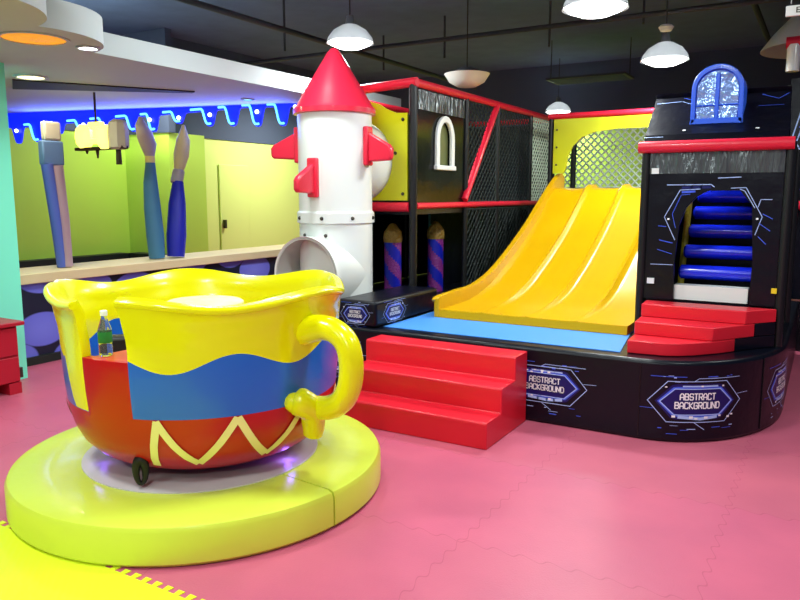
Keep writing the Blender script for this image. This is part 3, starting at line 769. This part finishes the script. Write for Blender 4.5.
mb = MB(); mb.box(-3.301,-3.297,5.90,6.88,2.33,2.505); part('sheen_valance', mb, 'crinkle', ho, 'added crinkled strip with highlights put into its grey colour')  # strip added to carry the pale highlights along the panel top
wo = archp(YC,.19,1.795,2.08,2.31); wi = archp(YC,.128,1.835,2.09,2.25)
mb = MB(); k = len(wo)
for i in range(k-1):
    mb.add([(-3.30,*wo[i]),(-3.30,*wo[i+1]),(-3.30,*wi[i+1]),(-3.30,*wi[i]),(-3.265,*wo[i]),(-3.265,*wo[i+1]),(-3.265,*wi[i+1]),(-3.265,*wi[i])],
           [(0,1,2,3),(4,7,6,5),(0,4,5,1),(3,2,6,7)])
mb.box(-3.30,-3.255,YC-.205,YC+.205,1.79,1.836)
part('window_frame', mb, 'white_plastic', ho, bevel=.008)
mb = MB(); mb.box(-3.33,-3.322,YC-.15,YC+.15,1.82,2.27); part('window_backing', mb, 'pane_olive', ho, 'olive pane behind the arched frame')
# nets
net(lambda x,z: (-3.30,6.95+x,1.48+z), .79, 1.04, .085, .0065, 'safety_net', 'darknet', ho)
net(lambda x,z: (-3.30,7.79+x,1.48+z), 1.0, 1.04, .085, .0065, 'safety_net', 'darknet', ho)
net(lambda x,z: (-3.30,8.84+x,1.48+z), .84, 1.04, .085, .008, 'safety_net', 'palenet', ho)
net(lambda x,z: (-3.29,6.95+x,.56+z), 2.72, .84, .09, .006, 'safety_net', 'darknet', ho)
for y in (7.25,7.55,8.1,8.45,9.1,9.4):
    mb = MB(); mb.tube([(-3.32,y,.53),(-3.32,y,1.38)], .022, 8); part('upright', mb, 'black', ho)
mb = MB(); mb.box(-3.75,-3.72,6.95,9.65,.53,1.37); part('under_panel', mb, 'black_vinyl', ho)
# yellow tube plate
PX, PZ, PR = -3.88, 1.86, .375
pl_out = [(-4.40,1.50),(-4.40,2.28),(-4.30,2.29),(-4.12,2.33),(-4.0,2.39),(-3.88,2.43),(-3.78,2.42),(-3.66,2.385),(-3.55,2.325),(-3.46,2.29),(-3.345,2.285),(-3.345,1.50)]
mb = MB()
ring = [(PX+PR*math.cos(a), PZ+PR*math.sin(a)) for a in [PI/2 + 2*PI*i/48 for i in range(49)]]
mb.slab([(x,5.79,z) for x, z in [(PX,1.50)] + pl_out[:1] + pl_out[1:6] + [(PX,2.425)] + ring[:25]], (0,.02,0))
mb.slab([(x,5.79,z) for x, z in [(PX,2.425)] + pl_out[6:] + [(PX,1.50)] + ring[24:]], (0,.02,0))
part('tube_plate', mb, 'board', ho, recalc=True)
for x, z in ((-3.39,2.23),(-3.39,1.56),(-3.47,1.93)):
    mb = MB(); mb.ball((x,5.785,z), .016); part('bolt', mb, 'bolt', ho)

# ------------------------------------------------------------------ rocket tube
TX, TY, TR = -3.785, 5.28, .325
ro = thing('rocket_tunnel', (TX,TY,.526), 'white rocket-shaped tube slide with red nose cone and fins', 'tube slide')
def pipe(prof_r, z0, z1, seg=56):
    mb = MB(); mb.lathe([(prof_r-.015,z0),(prof_r,z0),(prof_r,z1),(prof_r-.015,z1)], (TX,TY,0), seg); return mb
part('upper_tube', pipe(TR,1.40,2.245), 'white_plastic', ro)
part('lower_tube', pipe(TR,.53,1.32), 'white_plastic', ro)
mb = MB(); mb.lathe([(TR,1.305),(TR+.018,1.31),(TR+.018,1.395),(TR+.006,1.41),(TR,1.41)], (TX,TY,0), 56); fl_ = part('flange', mb, 'white_plastic', ro)
for k in range(8):
    a = math.radians(-75+45*k); mb = MB(); mb.ball((TX+(TR+.018)*math.cos(a), TY+(TR+.018)*math.sin(a), 1.352), .017); part('bolt', mb, 'bolt', fl_)
mb = MB(); mb.lathe([(TR,2.24),(TR+.035,2.245),(TR+.035,2.285),(TR+.012,2.31),(.26,2.44),(.15,2.62),(.06,2.765),(.03,2.80),(.001,2.81)], (TX,TY,0), 56)
part('nose_cone', mb, 'red_plastic', ro)
# exit stub towards the room
mb = MB(); mb.lathe([(.32,-.45),(.335,-.46),(.335,-.40),(.325,-.38),(.325,.05)], (TX,TY,.868), 56, axis='y'); part('exit_tube', mb, 'white_plastic', ro)
mb = MB(); mb.lathe([(.001,.10),(.31,.10),(.31,-.455),(.32,-.455)], (TX,TY,.868), 48, axis='y'); part('tube_lining', mb, 'inner_tube', ro, 'grey inside of the exit tube')
for a in (-70,-110):
    p = (TX+TR*math.cos(math.radians(a)), TY+TR*math.sin(math.radians(a))-.004, 1.205); mb = MB(); mb.ball(p, .016); part('bolt', mb, 'bolt', ro)
# link tube into the plate
mb = MB(); mb.lathe([(TR-.01,.22),(PR-.01,.50),(PR-.004,.56),(PR-.03,.56),(TR-.03,.24)], (PX,TY,PZ), 48, axis='y'); part('link_tube', mb, 'white_plastic', ro)
# fins
def fin(adeg, z0, z1):
    a = math.radians(adeg); d = Vector((math.cos(a),math.sin(a),0)); s = Vector((-d.y,d.x,0)); o = Vector((TX,TY,0)) + d*(TR-.012)
    h = z1-z0
    f = MB()
    prof = [(0.03,z0+.03),(.245,z0+.04),(.27,z0+.06),(.27,z0+h*.42),(.245,z0+h*.52),(.03,z1-.04)]
    f.slab([tuple(o+d*r+s*-.028+Vector((0,0,z))) for r, z in prof], s*.056)
    fo = part('fin', f, 'red_plastic', ro, bevel=.016, bseg=3)
    b = MB(); b.slab([tuple(o+s*-.05+Vector((0,0,z0))), tuple(o+s*.05+Vector((0,0,z0))), tuple(o+s*.05+Vector((0,0,z1))), tuple(o+s*-.05+Vector((0,0,z1)))], d*.05)
    part('fin_bracket', b, 'red_plastic', fo, bevel=.014, bseg=3)
va = math.degrees(math.atan2(-TY,-TX))
for off, z0, z1 in ((-34,1.53,1.86),(56,1.80,2.13),(-104,1.83,2.14),(146,1.8,2.13)): fin(va+off, z0, z1)

# candy striped posts
def candy(x, y, label):
    t = thing('striped_post', (x,y,.527), label, 'post', 'striped posts below the playhouse')
    mb = MB(); seg = 24; rows = 28; h = .58; r = .085
    for i in range(rows+1):
        for k in range(seg): mb.v.append((x+r*math.cos(2*PI*k/seg), y+r*math.sin(2*PI*k/seg), .527+h*i/rows))
    for i in range(rows):
        for k in range(seg):
            mb.face((i*seg+k,i*seg+(k+1)%seg,(i+1)*seg+(k+1)%seg,(i+1)*seg+k), 0 if ((k*14/12 + i) % 14) < 7 else 1)
    mb.face([rows*seg+k for k in range(seg)], 0); part('striped_roll', mb, ['royal','purple'], t)
    mb = MB(); mb.lathe([(.09,.56),(.095,.60),(.088,.66),(.06,.70),(.03,.74),(.001,.75)], (x,y,.527), 20); part('fringe', mb, 'gold', t)
candy(-3.70,6.12,'blue and purple spiral striped post beside the rocket tube')
candy(-3.60,6.84,'blue and purple spiral striped post under the arched window')

# ------------------------------------------------------------------ black tower
to = thing('slide_tower', (-.72,5.95,.526), 'black printed tower with blue roller climb and blue arched dormer', 'play tower')
for x, y in ((-1.16,5.47),(-.24,5.47),(-1.16,6.55),(-.24,6.55)):
    mb = MB(); mb.tube([(x,y,.526),(x,y,1.9)], .032, 12); part('post', mb, 'black', to)
bar((-1.21,5.44,1.888),(-.22,5.44,1.888),.042,to)
FY = 5.455
op = [(-.925,.80),(-.931,1.073),(-.911,1.338),(-.87,1.459),(-.80,1.54),(-.73,1.58),(-.53,1.58),(-.45,1.48),(-.425,1.097),(-.428,.80)]
mb = MB()
mb.slab([(x,FY,z) for x, z in [(-1.13,.797),(-1.13,1.85),(-.63,1.85),(-.63,1.58),(-.73,1.58),(-.80,1.54),(-.87,1.459),(-.911,1.338),(-.931,1.073),(-.925,.797)]], (0,.03,0))
mb.slab([(x,FY,z) for x, z in [(-.63,1.85),(-.27,1.85),(-.27,.797),(-.428,.797),(-.425,1.097),(-.45,1.48),(-.53,1.58),(-.63,1.58)]], (0,.03,0))
fp = mb
mb = MB(); mb.box(-1.13,-.27,FY-.004,FY,1.70,1.85); part('sheen_valance', mb, 'crinkle', to, 'added crinkled strip with highlights put into its grey colour')
lines = MB(); fm = lambda s, t, l: (s, FY-l, t)
for w, mi, pts in ((.006,0,[(-1.005,1.621),(-.714,1.622),(-.694,1.605)]),(.005,0,[(-.784,1.591),(-.916,1.585),(-1.014,1.394),(-.935,1.232)]),(.004,1,[(-.848,1.557),(-.907,1.55),(-.961,1.416),(-.935,1.317)]),
    (.005,0,[(-.586,1.597),(-.493,1.6),(-.383,1.403),(-.42,1.281)]),(.005,0,[(-.53,1.59),(-.50,1.577),(-.432,1.463)]),(.005,0,[(-.412,1.47),(-.398,1.52),(-.331,1.52)]),
    (.006,0,[(-.672,1.666),(-.529,1.671)]),(.005,1,[(-1.052,1.329),(-1.0,1.326)]),(.006,1,[(-1.04,1.228),(-.95,1.209)]),(.004,1,[(-1.05,1.16),(-.95,1.13)]),(.004,0,[(-1.095,1.051),(-.94,1.052)]),
    (.005,1,[(-.38,1.423),(-.32,1.391)]),(.005,1,[(-.40,1.36),(-.33,1.31)]),(.005,1,[(-.40,1.27),(-.35,1.22)]),(.02,2,[(-.90,1.60),(-.72,1.605)]),(.015,1,[(-.90,1.57),(-.82,1.575)]),
    (.012,3,[(-.990,1.38),(-.982,1.38)]),(.012,3,[(-.417,1.39),(-.409,1.39)])):
    stroke(lines, fm, pts, w, .003, mi)
merge(fp, lines); fc = part('front_panel', fp, ['navy_vinyl','line','glow','ink','white'], to, recalc=False)
for x, z in ((-1.09,1.72),(-1.085,.93)):
    mb = MB(); mb.box(x-.025,x+.025,FY-.02,FY,z-.02,z+.02); part('clip', mb, 'white_plastic', fc, 'white clip')
mb = MB(); mb.box(-.295,-.262,FY-.02,FY,.89,.925); part('clip', mb, 'clipy', fc, 'yellow clip')
mb = MB(); mb.box(-.275,-.255,5.47,6.55,.797,1.85); part('side_panel', mb, 'black_vinyl', to)
mb = MB(); mb.box(-1.155,-1.135,5.5,6.55,.53,1.85); part('side_panel', mb, 'black_vinyl', to)
mb = MB(); mb.box(-1.13,-.28,6.53,6.55,.53,1.85); part('back_panel', mb, 'black_vinyl', to)
mb = MB(); mb.box(-1.12,-.28,5.49,6.5,.53,.79); part('deck', mb, 'black_vinyl', to)
mb = MB(); mb.slab([(-.925,5.5,.797),(-.925,5.62,.92),(-.43,5.62,.92),(-.43,5.5,.797)], (0,.03,-.004)); 
mb = MB(); mb.box(-.93,-.44,5.49,5.60,.80,.905); part('sill', mb, 'white_plastic', to, 'white padded sill')
mb = MB(); mb.tube([(-.985,5.55,.80),(-.985,5.62,1.25),(-.96,5.75,1.48),(-.93,5.95,1.60)], .035, 10); mb.tube([(-.955,5.9,.80),(-.95,6.1,1.55)], .025, 10); part('side_padding', mb, 'olive', to, 'olive yellow padding beside the rollers')
for y, z in ((5.68,.985),(5.85,1.125),(6.03,1.272),(6.2,1.41),(6.38,1.54)):
    mb = MB(); mb.lathe([(.001,-.27),(.035,-.265),(.052,-.25),(.052,.25),(.035,.265),(.001,.27)], (-.665,y,z), 24, axis='x'); part('roller', mb, 'roller', to)
# sloping roof and dormer
mb = MB(); mb.slab([(-1.18,5.45,1.925),(-.26,5.45,1.925),(-.29,6.0,2.27),(-1.22,6.0,2.27)], (0,.035,.05)); roof = mb
mb = MB(); mb.slab([(-1.22,6.0,2.27),(-.29,6.0,2.27),(-.30,6.58,1.93),(-1.18,6.58,1.93)], (0,-.03,.05)); part('roof', mb, 'navy_vinyl', to)
rl = MB()
def rf(s, t, l): 
    l += .0265; return (s, 5.45+.847*t - .53*l, 1.925+.531*t + .85*l)
for w, mi, pts in ((.005,0,[(-1.19,.545),(-1.02,.56)]),(.004,0,[(-1.01,.56),(-.93,.50)]),(.004,1,[(-1.01,.62),(-.95,.58)]),(.004,1,[(-.48,.42),(-.32,.42)]),(.004,1,[(-.47,.6),(-.36,.52),(-.30,.6)]),(.016,3,[(-.93,.1),(-.918,.1)]),(.016,3,[(-.46,.09),(-.448,.09)]),(.005,0,[(-1.18,.012),(-1.05,.012)])):
    stroke(rl, rf, pts, w, .004, mi)
merge(roof, rl); part('roof', roof, ['navy_vinyl','line','glow','ink','white'], to, recalc=False)
DX0, DX1, DY = -.90, -.562, 5.60
def dshape(w, z0, zs, zt, n=16):
    xc = (DX0+DX1)/2
    return [(xc-w,z0),(xc-w,zs)] + [(xc-w*math.cos(PI*i/n), zs+(zt-zs)*math.sin(PI*i/n)) for i in range(1,n)] + [(xc+w,zs),(xc+w,z0)]
W = (DX1-DX0)/2
do, di = dshape(W,2.045,2.29,2.455), dshape(W-.03,2.075,2.285,2.42)
mb = MB(); mb.slab([(x,DY+.03,z) for x, z in dshape(W-.004,2.045,2.29,2.45)], (0,.22,0)); dm_ = part('dormer', mb, 'frame_blue', to, 'blue arched dormer window')
mb = MB()
for i in range(len(do)-1):
    a, b, c, d = do[i], do[i+1], di[i+1], di[i]
    mb.add([(a[0],DY,a[1]),(b[0],DY,b[1]),(c[0],DY,c[1]),(d[0],DY,d[1]),(a[0],DY+.04,a[1]),(b[0],DY+.04,b[1]),(c[0],DY+.04,c[1]),(d[0],DY+.04,d[1])], [(0,1,2,3),(0,4,5,1),(3,2,6,7),(4,7,6,5)])
mb.box(DX0,DX1,DY,DY+.04,2.045,2.086); xc = (DX0+DX1)/2; mb.box(xc-.014,xc+.014,DY,DY+.035,2.08,2.39)
mb.box(DX0+.03,DX1-.03,DY+.004,DY+.035,2.17,2.18)
part('dormer_frame', mb, 'frame_blue', dm_, bevel=.006)
mb = MB(); mb.slab([(x,DY+.015,z) for x, z in dshape(W-.035,2.08,2.285,2.41)], (0,.012,0)); part('dormer_pane', mb, 'foil', dm_, 'silvery foil panes')

# ------------------------------------------------------------------ structure at the right edge
rs = thing('climbing_structure', (.6,8.6,0), 'dark printed play frame with a red rail at the right edge', 'play frame')
for x in (-.40,1.6):
    for y in (8.15,9.6):
        mb = MB(); mb.tube([(x,y,.0),(x,y,2.6)], .035, 12); part('post', mb, 'black', rs)
mb = MB(); mb.tube([(-.40,8.12,2.73),(-.40,8.12,2.98)], .06, 16); part('white_post', mb, 'white_plastic', rs)
mb = MB(); mb.box(-.40,1.6,8.10,8.14,1.50,2.66); up = mb
mb = MB(); mb.box(-.36,1.6,8.12,8.15,.0,.5); part('base_panel', mb, 'navy_vinyl', rs)
mb = MB(); mb.box(-.36,1.6,8.3,8.33,.5,1.42); part('lower_panel', mb, 'black_vinyl', rs)
bar((-.40,8.12,1.45),(1.62,8.12,1.45),.045,rs); bar((-.47,8.12,3.0),(1.62,8.12,3.03),.055,rs)
rl = MB(); fm2 = lambda s, t, l: (s, 8.10-l, t)
for o_ in (0,.05,.1):
    stroke(rl, fm2, [(.0+o_,2.50-o_*.6),(-.28+o_,2.42-o_*.6),(-.37+o_,2.05),(-.22+o_,1.75+o_*.6),(.3,1.74+o_*.6)], .012, .004, 0)
for z in (1.9,1.66,1.6,2.2): stroke(rl, fm2, [(-.3,z),(.1,z+.03)], .012, .004, 1)
merge(up, rl); part('upper_panel', up, ['navy_vinyl','line','glow'], rs, recalc=False)

# ------------------------------------------------------------------ ceiling lamps, pipes, sign
def pendant(x, y, z, r, label, lit=True, power=120):
    t = thing('pendant_lamp', (x,y,z), label, 'lamp', None)
    mb = MB(); mb.lathe([(.03,r*.76),(r*.35,r*.70),(r*.72,r*.48),(r*.95,r*.18),(r,.0),(r*1.02,-.01),(r*.97,0),(r*.9,r*.18),(r*.6,r*.47),(.03,r*.68)], (x,y,z), 36); part('shade', mb, 'shade', t)
    mb = MB(); mb.lathe([(.001,-.07),(r*.5,-.055),(r*.85,-.02),(r*.96,.005)], (x,y,z), 36); part('lens', mb, 'lens', t)
    mb = MB(); mb.tube([(x,y,z+r*.72),(x,y,z+r*1.1)], [.05,.035], 12); part('housing', mb, 'lampbody', t)
    mb = MB(); mb.tube([(x,y,z+r*1.05),(x,y,3.9)], .006, 6); part('cord', mb, 'black', t)
    if power: area('lamp_light', (x,y,z-.09), r*1.7, power, (.93,1,.98))
pendant(-4.36,6.37,3.10,.24,'lit dome lamp hanging above the red rocket nose',True,150)
pendant(-1.69,5.86,3.0,.25,'largest lit dome lamp at the top edge, in front of the yellow arch',True,110)
pendant(-1.57,8.02,2.93,.235,'lit dome lamp hanging left of the blue dormer',True,95)
pendant(-4.22,12.6,3.0,.22,'small far lit lamp beyond the corner of the yellow arch board',True,75)
t = thing('bowl_lamp', (-3.45,7.25,2.75), 'unlit white bowl lamp hanging above the playhouse rail', 'lamp')
mb = MB(); mb.lathe([(.001,-.01),(.10,.0),(.19,.05),(.24,.125),(.245,.135),(.23,.13),(.17,.07),(.001,.03)], (-3.45,7.25,2.70), 40); part('bowl', mb, 'lampwhite', t)
mb = MB(); mb.lathe([(.15,.11),(.13,.17),(.06,.2),(.001,.21)], (-3.45,7.25,2.70), 32); part('cap', mb, 'pipe', t)
mb = MB(); mb.tube([(-3.45,7.25,2.90),(-3.45,7.25,3.9)], .006, 6); part('cord', mb, 'black', t)
BX, BY, BZ = -.17, 9.2, 3.12
t = thing('bell_lamp', (BX,BY,BZ), 'large unlit pale bell lamp at the right edge above the tower', 'lamp')
mb = MB(); mb.lathe([(.06,.52),(.16,.48),(.32,.34),(.50,.15),(.61,.0),(.615,-.018),(.595,-.01),(.48,.14),(.06,.46)], (BX,BY,BZ), 44); part('shade', mb, 'lampwhite', t)
mb = MB(); mb.tube([(BX,BY,BZ+.5),(BX,BY,BZ+.65)], .06, 14); part('housing', mb, 'lampbody', t)
mb = MB(); mb.tube([(BX,BY,BZ+.65),(BX,BY,3.9)], .008, 6); part('cord', mb, 'black', t)
# hanging sign at the top right corner
t = thing('hanging_sign', (-.16,5.0,2.6), 'small white hanging sign with dark block letters at the top right corner', 'sign')
mb = MB(); mb.box(-.305,.1,5.0,5.03,2.595,2.655); part('board', mb, 'white_plastic', t, bevel=.004)
vs, fs = text_mesh('ESB', .046)
tb = MB(); tb.add([(-.215+x*1.1,4.998,2.625+y) for x, y in vs], fs); part('lettering', tb, 'bolt', t, 'dark capital letters', recalc=False)
for x in (-.28,.05):
    mb = MB(); mb.tube([(x,5.015,2.665),(x,5.015,3.9)], .003, 5); part('wire', mb, 'steel', t)
# pipes and hangers
def pipe_run(a, b, r, label, hang=()):
    t = thing('ceiling_pipe', a, label, 'pipe', None)
    mb = MB(); mb.tube([a,b], r, 10); part('run', mb, 'pipe', t)
    for x, y, z0 in hang:
        mb = MB(); mb.tube([(x,y,z0),(x,y,3.9)], .014, 6); part('hanger', mb, 'pipe', t)
pipe_run((-9,8.9,3.6),(2.5,8.9,3.6),.03,'long grey pipe crossing the dark ceiling above the playhouse',((-4.57,8.9,3.36),(-3.12,8.9,3.36),(-2.0,8.9,3.5)))
pipe_run((-5.9,4.2,3.55),(-5.9,12.8,3.55),.035,'grey pipe running into the distance above the white soffit',((-5.9,7.2,3.3),(-5.9,9.5,3.4)))
pipe_run((-.9,4.0,3.7),(-.9,12.8,3.7),.035,'grey pipe running into the distance above the black tower',((-.9,7.2,3.5),))
t = thing('duct_grille', (-3.4,11.3,3.3), 'flat pale ceiling grille beyond the playhouse', 'vent')
mb = MB(); mb.box(-3.9,-2.7,11.0,11.6,3.30,3.33); part('frame', mb, 'pipe', t)
mb = MB()
for i in range(8): mb.box(-3.85,-2.75,11.05+i*.065,11.08+i*.065,3.29,3.30)
part('slats', mb, 'dark_wall', t)
for x, y in ((-3.85,11.1),(-2.75,11.5)):
    mb = MB(); mb.tube([(x,y,3.33),(x,y,3.9)], .008, 6); part('hanger', mb, 'pipe', t)
t = thing('smoke_detector', (-1.0,7.2,3.46), 'small round white detector hanging from the ceiling pipe', 'detector')
mb = MB(); mb.lathe([(.001,-.02),(.05,-.015),(.07,.02),(.05,.04),(.001,.042)], (-1.45,7.4,3.1), 20); part('body', mb, 'lampwhite', t)
mb = MB(); mb.tube([(-1.45,7.4,3.14),(-1.45,7.4,3.9)], .008, 6); part('stem', mb, 'pipe', t)

# ------------------------------------------------------------------ light
for x, y, p in ((-3.6,4.3,80),(-1.4,3.4,100),(-3.4,1.2,120),(-1.2,.4,80),(.9,3.2,80),(.9,6.2,50),(.4,-1.6,170),(-2.6,-1.6,110)):
    area('unseen_hall_light', (x,y,3.3), .5, p*1.04, (.91,1,.97))  # unseen bare lights for the hall's lamps; rear ones added to light fronts
for x, y, p in ((-7.7,5.0,200),(-7.4,9.8,185),(-8.0,7.0,90)):
    area('room_lamp', (x,y,3.2), .5, p, (1,.97,.85))
w = bpy.data.worlds.new('World'); bpy.context.scene.world = w; w.use_nodes = True
w.node_tree.nodes['Background'].inputs[0].default_value = (.75,.82,1,1); w.node_tree.nodes['Background'].inputs[1].default_value = .22

# ------------------------------------------------------------------ camera
cam = bpy.data.cameras.new('camera'); co = bpy.data.objects.new('camera', cam); C.objects.link(co)
co.location = (0,0,1.55); co.rotation_euler = (math.radians(90-8.297),0,TH)
cam.sensor_width = 36; cam.lens = 720/800*36; cam.clip_start = .05
sc = bpy.context.scene; sc.camera = co
sc.view_settings.view_transform = 'Standard'; sc.view_settings.look = 'None'; sc.view_settings.exposure = -.9; sc.view_settings.gamma = 1
sc.view_settings.use_curve_mapping = False
sc.cycles.max_bounces = 8
